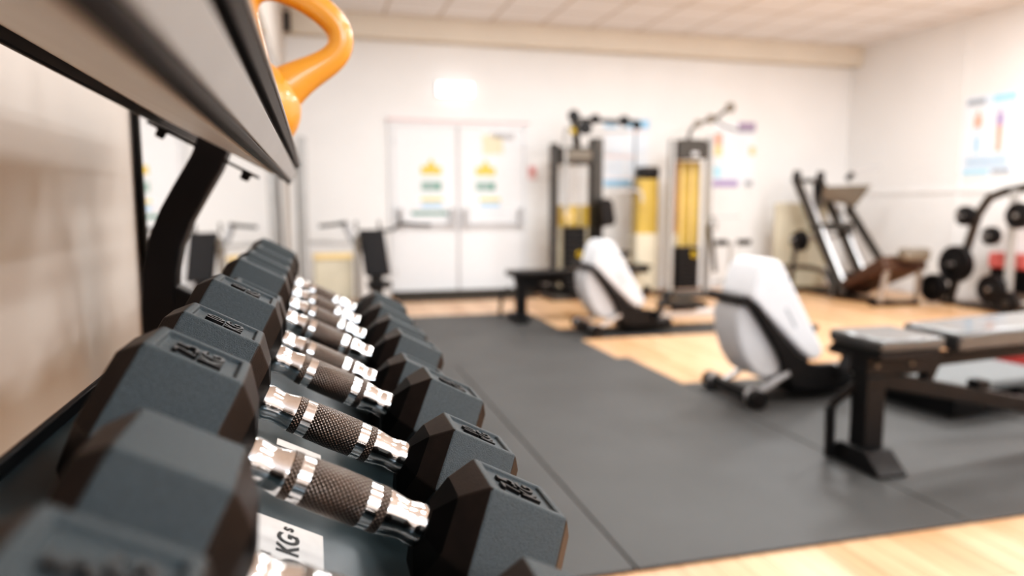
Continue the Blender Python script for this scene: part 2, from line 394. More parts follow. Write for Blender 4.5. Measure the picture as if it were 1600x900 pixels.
# posters -----------------------------------------------------------------
def poster_back(label, x0, x1, z0, z1, base, blocks):
    m = MB(); y = YB-.001; m.box((x0, y-.006, z0), (x1, y, z1)); w, h = x1-x0, z1-z0
    mats = [base]
    for mt, u0, u1, v0, v1 in blocks:
        mats.append(mt); m.mi = len(mats)-1
        m.box((x0+u0*w, y-.0065-.0002*m.mi, z0+v0*h), (x0+u1*w, y-.006, z0+v1*h))
    return tag(m.build('poster', mats), label, 'poster', 'exercise posters on the walls')
lines = lambda a, b, c, d, n, mt: [(mt, a, b, c+(d-c)*i/n, c+(d-c)*(i+.35)/n) for i in range(n)]
poster_back('white exercise poster with blue header and footer, behind the left cable machine', 3.545, 4.165, 1.33, 2.175, M['paper'],
            [(M['blue'], 0, .28, .86, 1), (M['greyprint'], .05, .3, .90, .96), (M['blue'], .50, 1, .86, 1), (M['pink'], .04, .96, .80, .83), (M['pink'], .04, .7, .43, .46), (M['pink'], .04, .96, .115, .13), (M['blue'], .02, .62, 0, .10)]
            + lines(.08, .42, .5, .78, 6, M['palebluepaper']) + lines(.54, .92, .5, .78, 6, M['palebluepaper']) + lines(.08, .42, .16, .40, 5, M['palebluepaper']) + lines(.54, .92, .16, .40, 5, M['palebluepaper']))
poster_back('white exercise poster with purple header and orange side panel, right of the right tower', 5.09, 5.71, 1.335, 2.185, M['paper'],
            [(M['mauve'], .58, 1, .86, 1), (M['greyprint'], .6, .97, .84, .88), (M['salmon'], .03, .20, .64, .82), (M['sand'], .03, .20, .47, .64), (M['sand'], .88, 1, .49, .63), (M['cyan'], .03, .20, .14, .32), (M['lilac'], .0, .62, 0, .11), (M['greyprint'], .78, .97, .01, .10)]
            + lines(.26, .84, .16, .80, 9, M['palebluepaper']))
y0, y1, z0, z1 = 6.115, 6.735, 1.43, 2.295
m = MB(); xx = XR-.001; m.box((xx-.006, y0, z0), (xx, y1, z1)); mats = [M['palebluepaper']]
def rb(mt, u0, u1, v0, v1):
    mats.append(mt); m.mi = len(mats)-1; h = z1-z0; w = y1-y0
    m.box((xx-.0065-.0004*m.mi, y1-u1*w, z0+v0*h), (xx-.006, y1-u0*w, z0+v1*h))
rb(M['paper'], .03, .97, .10, .88); rb(M['greyprint'], .03, .40, .895, .965); rb(M['cyan'], .56, 1., .88, 1.); rb(M['cyan'], .02, .55, 0, .06); rb(M['greyprint'], .62, .97, .01, .06)
for u, cols in ((.28, ('salmon', 'palebluepaper', 'blue')), (.72, ('lilac', 'salmon', 'salmon'))):   # two little standing muscle figures
    rb(M[cols[0]], u-.025, u+.025, .76, .82); rb(M[cols[0]], u-.07, u+.07, .60, .75); rb(M[cols[1]], u-.05, u+.05, .48, .60)
    rb(M[cols[2]], u-.05, u-.008, .28, .48); rb(M[cols[2]], u+.008, u+.05, .28, .48)
for i in range(4): rb(M['paleblue'], .08, .92, .11+.035*i, .125+.035*i)
tag(m.build('poster', mats), 'pale blue muscle chart poster with two figures on the right hand wall', 'poster', 'exercise posters on the walls')

# mirror ------------------------------------------------------------------
def mx(y, z): return -.318+.012*(y-1.55)-.010*(z-1.2)
mt_ = thing('wall_mirror', 'tall frameless mirror leaning on the left wall behind the dumbbell rack', 'mirror', (-.33, 4.2, .05))
ya, yb, za, zb = 1.562, 6.85, .05, 2.3
m = MB(); q = [(mx(y, z), y, z) for y, z in ((ya, za), (yb, za), (yb, zb), (ya, zb))]
m.quad(q); m.build('mirror_glass', M['mirror'], mt_, world=True)
m = MB(); b = [V(p)+V((-.002, 0, 0)) for p in q]; c = [V(p)+V((-.007, 0, 0)) for p in q]
m.hull8([tuple(p) for p in c]+[tuple(p) for p in b]); m.build('backing_board', M['blackframe'], mt_, world=True)
m = MB(); m.hull8([(mx(y, z)+dx, y, z) for dx in (-.006, -.0003) for y, z in ((ya-.004, za), (ya, za), (ya, zb), (ya-.004, zb))])
m.build('edge_strip', M['blackframe'], mt_, world=True)

# ------------------------------------------------------------------ rubber flooring
def mat_tile(label, x0, x1, y0, y1, h=.012):
    return tag(MB().box((x0+.003, y0+.003, .0005), (x1-.003, y1-.003, h)).build('rubber_mat', M['mat'], bevel=.003), label, 'mat', 'rubber floor mats')
mat_tile('dark grey rubber floor mat running under the dumbbell rack', -.30, .90, 1.88, 4.70)
mat_tile('large dark grey rubber mat in the open middle of the floor', .90, 2.145, 1.88, 4.70)
mat_tile('rubber floor mat under the near black bench front foot', 2.145, 3.39, 1.88, 3.90)
mat_tile('rubber floor mat under the far end of the near bench', 3.39, 4.60, 1.88, 3.90)
mat_tile('grey rubber floor mat behind the far end of the dumbbell rack', -.26, .80, 4.70, 7.0)
mat_tile('grey rubber floor mat in front of the far flat bench', .80, 2.06, 4.70, 7.0)
mat_tile('narrow dark rubber mat under the far rowing machine', 2.06, 4.10, 5.46, 5.95)
tag(MB().box((.90, 8.12, .0005), (2.57, YB-.105, .014)).build('door_mat', M['doormat'], bevel=.004), 'dark brown barrier mat along the foot of the double doors', 'mat')

# ------------------------------------------------------------------ dumbbell rack
TAU = math.radians(27.8); CA, SA = math.cos(TAU), math.sin(TAU)
DN = -.203
def tp(a, y, n): return V((a*CA+(n+DN)*SA, y, H-a*SA+(n+DN)*CA))      # lower tier: along the slope, along the rack, off the shelf
P1 = V((-.043, 0, H+.0387))
def up(t, y, n): return P1+V((-t*CA+n*SA, y, t*SA+n*CA))               # upper tier: t back from the lip
rack = thing('dumbbell_rack', 'dark steel two tier dumbbell rack against the left wall', 'rack', (-.15, .6, 0))
def slab(fn, a0, a1, y0, y1, n0, n1):
    m = MB(); m.hull8([fn(a, y, n) for n in (n0, n1) for a, y in ((a0, y0), (a1, y0), (a1, y1), (a0, y1))]); return m
tray = slab(tp, -.078, .262, -.35, 1.62, -.006, 0).build('shelf_tray', M['tray'], rack, bevel=.001, world=True)
slab(tp, -.082, -.078, -.35, 1.62, -.03, .014).build('rear_lip', M['rackdark'], rack, bevel=.001, world=True)
slab(tp, .262, .266, -.35, 1.62, -.035, .016).build('front_lip', M['rackdark'], rack, bevel=.001, world=True)
# upper tier: rear angle iron and the folded front channel, its light and shade bands set by paint
slab(up, .178, .226, -.45, 1.47, -.0115, .0075).build('rear_rail', M['rackdark'], rack, bevel=.003, world=True)
slab(up, .0145, .177, -.45, 1.13, -.0005, .003).build('shelf_plate', M['plate'], rack, bevel=.001, world=True)
Y0, Y1 = -.45, 1.50
def chan(pts, name, mat, y1=Y1):
    m = MB(); A = [m.bm.verts.new(up(t, Y0, n)) for t, n in pts]; B = [m.bm.verts.new(up(t, y1, n)) for t, n in pts]; k = len(pts)
    m._face(A[::-1]); m._face(B)
    for i in range(k): m._face([A[i], A[(i+1) % k], B[(i+1) % k], B[i]])
    return m.build(name, mat, rack, bevel=.0012, world=True)
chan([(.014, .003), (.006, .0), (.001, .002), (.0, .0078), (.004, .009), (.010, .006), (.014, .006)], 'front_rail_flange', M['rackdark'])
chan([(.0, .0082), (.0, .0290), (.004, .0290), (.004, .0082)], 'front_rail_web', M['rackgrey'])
chan([(.0005, .0294), (.005, .031), (.006, .0345), (.0005, .0355), (-.0005, .0430), (.004, .0430), (.009, .036), (.009, .0294)], 'front_rail_lip', M['rackdark'])  # dark paint carries the shaded upper band of the channel
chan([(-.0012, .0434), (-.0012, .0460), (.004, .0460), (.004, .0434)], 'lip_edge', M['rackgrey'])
def leg(yc, nm='leg'):
    pts = [(-.118, 1.255), (-.134, 1.217), (-.160, 1.156), (-.186, 1.112), (-.207, 1.075), (-.224, 1.035), (-.234, .99), (-.239, .93), (-.240, .80), (-.240, .06)]
    w = .0235; L = []; R = []
    for i, (x, z) in enumerate(pts):
        a = V(pts[max(i-1, 0)]); b = V(pts[min(i+1, len(pts)-1)]); d = (b-a).normalized(); nrm = V((d.y, -d.x))
        L.append((x+nrm.x*w, z+nrm.y*w)); R.append((x-nrm.x*w, z-nrm.y*w))
    m = MB(); n = len(pts)
    vs = [[(m.bm.verts.new((x, y, z))) for x, z in S] for S in (L, R) for y in (yc-.03, yc+.03)]
    A, B, D, E = vs      # L near, L far, R near, R far
    for i in range(n-1):
        m._face([A[i], A[i+1], B[i+1], B[i]]); m._face([D[i], E[i], E[i+1], D[i+1]])
        m._face([A[i], D[i], D[i+1], A[i+1]]); m._face([B[i], B[i+1], E[i+1], E[i]])
    m._face([A[0], B[0], E[0], D[0]]); m._face([A[-1], D[-1], E[-1], B[-1]])
    o = m.build(nm, M['rackdark'], rack, bevel=.004, world=True)
    MB().box((-.275, yc-.035, .002), (.26, yc+.035, .058)).build('foot', M['rackdark'], rack, bevel=.006, world=True)
    # flange the tier is bolted on
    slab(up, .040, .215, yc-.028, yc+.028, -.0165, -.012).build('bracket', M['rackdark'], rack, bevel=.001, world=True)
    for t in (.058, .196):
        bm_ = MB(); c = up(t, yc, -.0165); r3 = Matrix.Rotation(TAU, 3, 'Y')
        bm_.lathe([(-.012, .006), (-.0075, .0075), (-.001, .0075), (0, .012), (.0025, .012)], 'z', c, 12, r3)
        bm_.build('bolt', M['rackdark'], rack, smooth=True, world=True)
    slab(tp, -.165, .255, yc-.025, yc+.025, -.05, -.008).build('tray_arm', M['rackdark'], rack, bevel=.003, world=True)
leg(1.25); leg(-.22)

# hand written tape labels on the tray
def tape(a0, a1, y0, y1, txt, big=None):
    m = slab(tp, a0, a1, y0, y1, .0003, .0008)
    o = m.build('tape_label', M['tape'], tray, world=False)
    o.data.transform(Matrix.Translation(-(rack.location)))
    R = Matrix(((0, -CA, SA), (1, 0, 0), (0, SA, CA))).to_4x4()      # text right = +Y, text up = up the slope
    for s, sz, a, y, bo in txt:
        mt4 = Matrix.Translation(tp(a, y, .0012)-V(rack.location)) @ R
        me = text_mesh(s, sz, M['marker'], 'lettering_tmp', None, .0002, mt4, bo)
        bm = bmesh.new(); bm.from_mesh(o.data); k = len(o.data.materials)
        if k < 2: o.data.materials.append(M['marker'])
        nf = len(bm.faces); bm.from_mesh(me.data)
        bm.faces.ensure_lookup_table()
        for f in bm.faces[nf:]: f.material_index = 1
        bm.to_mesh(o.data); bm.free(); d = me.data; bpy.data.objects.remove(me); bpy.data.meshes.remove(d)
    return o
tape(.052, .106, .405, .497, [('5', .046, .083, .437, .0012), ('KG', .021, .082, .466, .0004), ('s', .014, .080, .4875, .0003)])
tape(.064, .106, .650, .667, [])

# ------------------------------------------------------------------ dumbbells
def hexhead(L1, L2, ap, sgn, slot):
    """one hexagonal head; flats lie on top and bottom, chamfered at both ends"""
    m = MB(); bm = m.bm
    prof = [(L1-.022, .30), (L1-.014, .66), (L1, 1.), (L2, 1.), (L2+.011, .74)]
    rings = []
    for x, k in prof:
        R = ap*k*2/math.sqrt(3)
        ring = []
        for i in range(6):
            a = PI/3*i
            ring.append(bm.verts.new((sgn*x, R*math.cos(a), R*math.sin(a))))
        rings.append(ring)
    top = None
    for j, (A, B) in enumerate(zip(rings, rings[1:])):
        for i in range(6):
            f = m._face([A[i], A[(i+1) % 6], B[(i+1) % 6], B[i]])
            if j == 2 and i == 1: top = f
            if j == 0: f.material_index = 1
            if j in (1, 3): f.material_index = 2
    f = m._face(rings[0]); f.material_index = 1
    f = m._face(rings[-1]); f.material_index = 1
    bmesh.ops.recalc_face_normals(bm, faces=bm.faces)
    if slot:
        bmesh.ops.inset_individual(bm, faces=[top], thickness=.0075, depth=0)
        bmesh.ops.inset_individual(bm, faces=[top], thickness=.0008, depth=-.0030)
    return m
HANDLE = [(-.0665, .0115), (-.0605, .0115), (-.0602, .0134), (-.0560, .0140), (-.0515, .0136), (-.0475, .0127), (-.0430, .0130), (-.0370, .0141), (-.0330, .0146),
          (-.030, .0146), (-.022, .0148), (0, .0152)]
HANDLE = HANDLE+[(-x, r) for x, r in HANDLE[-2::-1]]
def dumbbell(y, L1, L2, ap, a0, label, txt=None, slot=True, yaw=0.):
    t = bpy.data.objects.new('dumbbell', None); C.objects.link(t)
    R = Matrix(((CA, 0, SA), (0, 1, 0), (-SA, 0, CA))).to_4x4() @ Matrix.Rotation(yaw, 4, 'Z')
    t.matrix_world = Matrix.Translation(tp(a0, y, ap+.0006)) @ R
    t.empty_display_size = .05
    tag(t, label, 'dumbbell', 'hexagonal dumbbells on the rack')
    sc = (L1-.0145)/.0665
    hd = MB().lathe([(x*sc, r) for x, r in HANDLE], 'x', seg=40).build('handle', M['chrome'], t, smooth=True)
    MB().lathe([(-.0205*sc, .0149), (-.020*sc, .0153), (-.0015, .0156), (.017*sc, .0153), (.0175*sc, .0149)], 'x', seg=40).build('knurled_grip', M['knurl'], t, smooth=True)
    for s in (-1, 1):
        MB().lathe([(s*.0265*sc-.0015, .0147), (s*.0268*sc-.0015, .0151), (s*.0322*sc-.0015, .0150), (s*.0326*sc-.0015, .0144)], 'x', seg=40).build('knurled_band', M['knurl'], t, smooth=True)
        h = hexhead(L1, L2, ap, s, slot).build('head', [M['rubber'], M['rubber_end'], M['rubber_chamfer']], t, bevel=.0014, smooth=False, seg=3)
        if txt:
            m4 = Matrix.Translation((s*(L1+L2)/2, 0, ap-.0022)) @ Matrix.Rotation(PI/2, 4, 'Z')
            text_mesh(txt, .019, M['letter'], 'lettering', h, .0016, m4, .0003)
    return t
specs = [  # y, L1, L2, ap, a0, label, lettering, slot
    (.2035, .0745, .124, .0455, .0945, 'very nearest dumbbell at the bottom frame edge, big worn slot on its blurred head', '5\nKG', True),
    (.311, .0738, .1205, .0457, .0958, 'second nearest hex dumbbell, with a smooth blank top on its left head', None, False),
    (.450, .0813, .1372, .0478, .0912, 'third nearest hex dumbbell, with the taped KG label just in front of its handle', '7.5\nKG', True),
    (.595, .0842, .1426, .0454, .0952, 'fourth nearest hex dumbbell, lettered slot on top of both heads', '10\nKG', True),
    (.745, .0842, .1450, .0500, .0952, 'fifth nearest hex dumbbell, with a wide pale blue grey flank', '10\nKG', True),
    (.873, .080, .134, .0440, .0952, 'sixth nearest hex dumbbell, lower head half hidden behind a larger one', None, True),
    (1.005, .0842, .146, .0500, .0952, 'seventh nearest hex dumbbell, near the curved rack leg', None, True),
    (1.150, .0842, .146, .0500, .0952, 'third hex dumbbell from the far end of the rack', None, True),
    (1.300, .0842, .146, .0500, .0952, 'second hex dumbbell from the far end of the rack', None, True),
    (1.450, .0842, .150, .0520, .0952, 'farthest hex dumbbell at the end of the rack', None, True)]
for s in specs: dumbbell(*s)

# ------------------------------------------------------------------ kettlebell on the upper tier
kb = bpy.data.objects.new('kettlebell', None); C.objects.link(kb)
kb.matrix_world = Matrix.Translation(up(.073, 1.05, .0034)) @ Matrix(((CA, 0, SA), (0, 1, 0), (-SA, 0, CA))).to_4x4()
tag(kb, 'orange vinyl kettlebell standing on the top tier of the rack', 'kettlebell')
prof = [(.0, .034), (.003, .040)]
for i in range(1, 15):
    a = -PI/2+PI*(i+1.6)/16.6; prof.append((.063+.063*math.sin(a), .065*math.cos(a)))
MB().lathe(prof+[(.1263, .004)], 'z', seg=40).build('body', M['orange'], kb, smooth=True)
half = [(.020, .088), (.027, .108), (.038, .130), (.051, .150), (.0625, .170), (.0665, .186), (.0635, .201), (.053, .2135), (.036, .221), (.015, .2245), (0, .225)]
hp = half+[(-x, z) for x, z in half[-2::-1]]
rr = [.034, .030, .0245, .0205, .0188, .0184]+[.0182]*5; rr = rr+rr[-2::-1]
MB().tube([(x, 0, z) for x, z in hp], rr, 20).build('handle', M['orange'], kb, smooth=True, sub=1)

# ------------------------------------------------------------------ rowing machines (local: +x runs back along the rail)
def rower(label, loc, rail_len=2.2):
    t = thing('rowing_machine', label, 'rowing machine', loc, group='rowing machines')
    # flywheel drum, white
    m = MB(); pts = [(-.035, .535), (-.045, .47), (-.03, .36), (.01, .25), (.07, .165), (.14, .125), (.22, .13), (.29, .19), (.31, .24), (.27, .32), (.12, .50), (.03, .57)]
    m.prism(pts, -.125, .125); m.build('flywheel_cover', M['plastic_grey'], t, bevel=.03, seg=4, smooth=True)
    # upper wedge shell
    m = MB()
    side = [(.02, .585), (.07, .745), (.115, .79), (.165, .795), (.215, .765), (.50, .285), (.49, .235), (.43, .215), (.36, .265)]
    m.prism(side, -.155, .155); m.build('upper_shell', M['plastic_white'], t, bevel=.035, seg=4, smooth=True)
    # illegible grey maker's lettering along the shell flank
    for s in (-1, 1):
        mk = MB(); mk.prism([(.232, .52), (.246, .527), (.316, .415), (.302, .408)], s*.1552-.0006, s*.1552+.0006); mk.build('side_marking', M['greyprint'], t)
    # black swept arms either side, from the top front to the base
    for s in (-1, 1):
        arm = [(-.06, .565), (-.05, .60), (.0, .595), (.075, .545), (.20, .395), (.32, .265), (.42, .205), (.56, .20), (.62, .16), (.60, .07), (.40, .06), (.30, .085), (.245, .155), (.235, .21), (.20, .28), (.10, .43), (.02, .535)]
        y = s*.145; mm = MB(); mm.prism(arm, y-.024, y+.024); mm.build('side_arm', M['black'], t, bevel=.008)
    MB().tube([(-.035, -.15, .575), (-.035, .15, .575)], .026, 14).build('front_handle', M['black'], t, smooth=True)
    MB().bar((.06, -.16, .055), (.27, -.16, .165), .03, .03).build('bright_strut', M['silver'], t, bevel=.004)
    MB().bar((.06, .16, .055), (.27, .16, .165), .03, .03).build('bright_strut', M['silver'], t, bevel=.004)
    MB().tube([(.03, -.19, .055), (.03, .19, .055)], .034, 14).build('front_axle', M['black'], t, smooth=True)
    for s in (-1, 1):
        w = MB(); w.lathe([(-.025, .034), (-.022, .05), (.022, .05), (.025, .034)], 'y', (.03, s*.235, .05), 24)
        wh = w.build('wheel', M['blackpad'], t, smooth=True)
        MB().lathe([(-.016, .022), (-.012, .044), (.012, .044), (.016, .022)], 'y', (.03, s*.187, .058), 20).build('wheel_cap', M['silver'], t, smooth=True)
    MB().box((.32, -.12, .03), (.78, .12, .11)).build('base_frame', M['black'], t, bevel=.02)
    for s in (-1, 1):
        f = MB(); f.hull8([(.56, s*.20-.05, .13), (.585, s*.20-.05, .13), (.585, s*.20+.05, .13), (.56, s*.20+.05, .13), (.68, s*.20-.055, .36), (.705, s*.20-.055, .36), (.705, s*.20+.055, .36), (.68, s*.20+.055, .36)])
        f.build('foot_plate', M['black'], t, bevel=.008)
        MB().bar((.55, s*.12, .1), (.59, s*.20, .15), .04, .04).build('foot_plate_mount', M['black'], t, bevel=.004)
        MB().tube([(.615, s*.20-.06, .25), (.595, s*.20, .285), (.615, s*.20+.06, .25)], .012, 8).build('foot_strap', M['darkgrey'], t, smooth=True)
    MB().box((.60, -.045, .095), (rail_len, .045, .16)).build('rail', M['silver'], t, bevel=.008)
    m = MB(); m.bar((rail_len-.08, 0, .10), (rail_len-.03, 0, .02), .09, .05); m.build('rear_leg', M['black'], t, bevel=.006)
    MB().box((.84, -.05, .161), (1.04, .05, .19)).build('seat_carriage', M['darkgrey'], t, bevel=.006)
    m = MB(); m.prism([(.77, .191), (1.08, .191), (1.10, .225), (1.06, .25), (.93, .235), (.79, .247), (.75, .22)], -.15, .15)
    m.build('seat', M['blackpad'], t, bevel=.012, seg=3)
    return t
rower('white and black rowing machine on the far mat, its black seat in view', (2.19, 5.72, .012), 1.95)
rower('nearer white and black rowing machine standing behind the near bench', (2.22, 3.52, .012), 2.1)

# ------------------------------------------------------------------ benches
def pad(lo, hi, name, t, mat='seatpad', rot=None):
    m = MB(); m.box(lo, hi)
    o = m.build(name, M[mat], t, bevel=.014, seg=3, smooth=True); return o
t = thing('weight_bench', 'near black adjustable weight bench, seat and back pad laid flat', 'bench', (2.14, 2.44, .012), group='weight benches')
m = MB(); m.box((-.03, -.15, .505), (.285, .15, .557)); m.build('seat', M['seatpad'], t, bevel=.014, seg=3, smooth=True)
m = MB(); m.hull8([(.352, -.15, .488), (1.50, -.15, .53), (1.50, .15, .53), (.352, .15, .488), (.352, -.15, .566), (1.50, -.15, .605), (1.50, .15, .605), (.352, .15, .566)])
m.build('back_pad', M['seatpad'], t, bevel=.014, seg=3, smooth=True)
MB().box((-.02, -.14, .47), (.275, .14, .502)).build('seat_base', M['black'], t, bevel=.004)
MB().box((.0, -.05, .385), (.34, .05, .468)).build('seat_frame', M['black'], t, bevel=.006)
MB().bar((.34, 0, .43), (1.46, 0, .475), .06, .05).build('back_frame', M['black'], t, bevel=.005)
MB().box((.01, -.045, .08), (.105, .045, .384)).build('post', M['black'], t, bevel=.006)
m = MB(); m.prism([(-.165, .0), (.165, .0), (.165, .012), (.075, .085), (-.075, .085), (-.165, .012)], -.015, .12, 'x'); m.build('foot', M['black'], t, bevel=.005)
MB().bar((.09, 0, .365), (1.55, 0, .055), .065, .07).build('spine', M['black'], t, bevel=.006)
MB().box((1.52, -.24, 0), (1.60, .24, .055)).build('foot', M['black'], t, bevel=.006)
MB().bar((-.05, .09, .235), (-.045, .09, .012), .03, .03).build('stabiliser', M['black'], t, bevel=.003)
MB().bar((-.05, .09, .235), (.02, .03, .34), .03, .03).build('stabiliser_arm', M['black'], t, bevel=.003)
MB().bar((.33, 0, .32), (.40, 0, .47), .05, .04).build('pivot_bracket', M['black'], t, bevel=.004)
m = MB(); m.box((.60, -.03, .285), (.66, .03, .325)); m.build('ladder_stop', M['black'], t, bevel=.003)
for x in (.03, .20):
    m = MB(); m.lathe([(-.055, .010), (-.051, .011), (.051, .011), (.055, .010)], 'y', (x+.02, 0, .43), 12); m.build('bolt', M['taupe'], t, smooth=True)

t = thing('weight_bench', 'far black flat weight bench by the cable machine, on the grey mats', 'bench', (1.83, 6.50, .012), group='weight benches')
m = MB(); m.box((-.09, -.14, .418), (.42, .14, .472)); m.build('seat', M['blackpad'], t, bevel=.012, seg=3, smooth=True)
m = MB(); m.hull8([(.45, -.14, .418), (1.28, -.14, .43), (1.28, .14, .43), (.45, .14, .418), (.45, -.14, .472), (1.28, -.14, .484), (1.28, .14, .484), (.45, .14, .472)])
m.build('back_pad', M['blackpad'], t, bevel=.012, seg=3, smooth=True)
MB().box((-.03, -.04, .35), (.42, .04, .416)).build('seat_frame', M['black'], t, bevel=.005)
MB().box((-.02, -.04, .06), (.075, .04, .349)).build('post', M['black'], t, bevel=.005)
MB().box((-.06, -.19, 0), (.06, .19, .06)).build('foot', M['black'], t, bevel=.006)
MB().bar((.05, 0, .345), (1.25, 0, .09), .06, .065).build('spine', M['black'], t, bevel=.005)
MB().box((1.20, -.22, 0), (1.28, .22, .06)).build('foot', M['black'], t, bevel=.006)
MB().bar((.50, 0, .24), (.42, 0, .40), .045, .045).build('support_strut', M['black'], t, bevel=.004)
MB().bar((.78, 0, .19), (.72, 0, .42), .045, .045).build('support_strut', M['black'], t, bevel=.004)
MB().tube([(-.06, .10, .30), (-.13, .10, .25), (-.145, .10, .10), (-.145, .10, .03)], .018, 10).build('carry_handle', M['black'], t, smooth=True)

# ------------------------------------------------------------------ cable machine on the left (lat pulldown)
def wplates(x0, x1, y0, y1, z0, n, dz, t, mat='iron'):
    for i in range(n):
        MB().box((x0, y0, z0+i*dz), (x1, y1, z0+i*dz+dz-.004)).build('weight_plate', M[mat], t, bevel=.003, world=True)
def ring(c, r, rr, t, name='badge', mat='yellow'):
    pts = [(c[0]+r*math.cos(a), c[1], c[2]+r*math.sin(a)) for a in [2*PI*i/20 for i in range(20)]]
    MB().tube(pts, rr, 8, closed=True).build(name, M[mat], t, smooth=True, world=True)
t = thing('lat_pulldown_machine', 'tall cable pulldown machine with dark uprights, nearest the double doors', 'gym machine', (2.95, 8.05, 0), group='cable machines')
W = dict(world=True)
MB().box((2.66, 7.98, .06), (2.735, 8.12, 1.80)).build('upright', M['darkgrey'], t, bevel=.01, **W)
MB().box((3.15, 7.96, .06), (3.275, 8.14, 1.87)).build('upright', M['darkgrey'], t, bevel=.01, **W)
MB().box((2.60, 7.80, 0), (3.33, 8.25, .058)).build('base_frame', M['darkgrey'], t, bevel=.01, **W)
MB().box((2.737, 7.96, 1.56), (3.148, 8.14, 1.76)).build('top_header', M['darkgrey'], t, bevel=.015, **W)
MB().box((2.77, 7.945, 1.615), (3.12, 7.959, 1.72)).build('header_plate', M['taupe'], t, bevel=.004, **W)
MB().box((2.737, 8.09, .10), (3.148, 8.10, .84)).build('shroud', M['beigepanel'], t, bevel=.002, **W)
MB().box((2.737, 8.085, .84), (3.148, 8.098, 1.09)).build('shroud_band', M['gold'], t, bevel=.002, **W)
for i in range(12): MB().box((2.82, 8.0, .10+i*.062), (3.08, 8.07, .158+i*.062)).build('weight_plate', M['iron'], t, bevel=.006, **W)
ring((3.00, 7.985, .52), .03, .008, t)
for x in (2.86, 3.02): MB().tube([(x, 8.035, .84), (x, 8.035, 1.56)], .010, 8).build('guide_rod', M['silver'], t, smooth=True, **W)
MB().tube([(2.79, 7.90, .95), (2.78, 7.90, 1.90)], .022, 10).build('front_tube', M['upright'], t, smooth=True, **W)
MB().tube([(2.78, 7.90, 1.90), (2.80, 7.93, 1.955), (2.93, 8.0, 1.965)], .020, 10).build('top_tube', M['upright'], t, smooth=True, **W)
ring((2.83, 7.885, .96), .05, .012, t, 'tube_collar', 'sand')
MB().bar((2.98, 8.05, 1.76), (2.93, 8.0, 2.05), .07, .07).build('pulley_mast', M['darkgrey'], t, bevel=.008, **W)
MB().bar((2.88, 8.0, 2.07), (3.68, 7.95, 2.06), .05, .05).build('top_boom', M['darkgrey'], t, bevel=.008, **W)
MB().bar((3.0, 8.0, 1.93), (3.60, 7.96, 1.945), .035, .035).build('lower_boom', M['upright'], t, bevel=.006, **W)
for x, z, r in ((2.88, 2.10, .07), (3.02, 1.97, .08), (3.14, 2.07, .06), (3.50, 2.06, .065), (3.66, 2.02, .055)):
    MB().lathe([(-.014, r*.55), (-.012, r), (-.004, r*.86), (.004, r*.86), (.012, r), (.014, r*.55)], 'y', (x, 7.90, z), 20).build('pulley', M['black'], t, smooth=True, **W)
ring((2.86, 7.87, 1.93), .025, .010, t, 'adjuster_knob')
MB().tube([(3.645, 7.90, 2.01), (3.645, 7.90, 1.26)], .010, 8).build('cable', M['darkgrey'], t, smooth=True, **W)
MB().tube([(3.42, 7.90, 1.24), (3.50, 7.90, 1.265), (3.645, 7.90, 1.27), (3.73, 7.90, 1.25), (3.74, 7.88, 1.13)], .014, 8).build('pulldown_bar', M['greyline'], t, smooth=True, **W)
m = MB(); m.prism([(3.17, 1.15), (3.26, 1.175), (3.33, 1.14), (3.37, .90), (3.34, .86), (3.18, .84)], 7.78, 7.95); m.build('back_pad', M['blackpad'], t, bevel=.02, seg=3, smooth=True, **W)
MB().box((3.16, 7.86, .45), (3.24, 7.94, .86)).build('pad_post', M['black'], t, bevel=.006, **W)
m = MB(); m.hull8([(3.36, 7.75, .475), (3.54, 7.75, .515), (3.54, 7.95, .515), (3.36, 7.95, .475), (3.36, 7.75, .515), (3.56, 7.75, .565), (3.56, 7.95, .565), (3.36, 7.95, .515)]); m.build('thigh_pad', M['blackpad'], t, bevel=.01, **W)
MB().box((3.50, 7.7, .37), (3.80, 8.0, .40)).build('seat', M['blackpad'], t, bevel=.006, **W)
MB().prism([(3.51, .365), (3.62, .365), (3.56, .27), (3.53, .27)], 7.83, 7.87).build('seat_bracket', M['black'], t, bevel=.004, **W)
MB().bar((3.27, 7.9, .30), (3.56, 7.85, .32), .06, .06).build('seat_arm', M['plastic_grey'], t, bevel=.006, **W)
MB().bar((3.54, 7.85, .28), (3.54, 7.85, .0), .05, .05).build('seat_leg', M['plastic_grey'], t, bevel=.006, **W)

# ------------------------------------------------------------------ cable machine on the right (leg extension tower)
t = thing('cable_tower_machine', 'grey framed weight tower with gold shrouds and a raised pulley arm', 'gym machine', (4.35, 7.9, 0), group='cable machines')
MB().box((3.75, 8.02, .10), (4.02, 8.20, 1.41)).build('side_shroud', M['gold'], t, bevel=.02, **W)
MB().box((3.79, 8.0, 1.41), (4.02, 8.2, 1.55)).build('shroud_cap', M['black'], t, bevel=.02, **W)
MB().box((3.72, 7.99, .06), (4.02, 8.21, .75)).build('lower_shroud', M['beigepanel'], t, bevel=.02, **W)
MB().tube([(3.66, 8.05, 1.27), (3.76, 8.05, 1.30)], .05, 12).build('side_knob', M['taupe'], t, smooth=True, **W)
MB().box((4.045, 7.76, .05), (4.10, 7.86, 1.86)).build('upright', M['upright'], t, bevel=.012, **W)
MB().box((4.54, 7.76, .05), (4.595, 7.86, 1.90)).build('upright', M['upright'], t, bevel=.012, **W)
MB().box((4.0, 7.62, 0), (4.66, 8.15, .035)).build('base_frame', M['darkgrey'], t, bevel=.01, **W)
m = MB(); m.prism([(4.118, 1.62), (4.118, 1.83), (4.16, 1.865), (4.46, 1.865), (4.527, 1.80), (4.527, 1.64)], 7.74, 7.90); m.build('top_header', M['darkgrey'], t, bevel=.015, **W)
MB().box((4.29, 7.72, 1.665), (4.37, 7.739, 1.71)).build('header_plate', M['silver'], t, bevel=.004, **W)
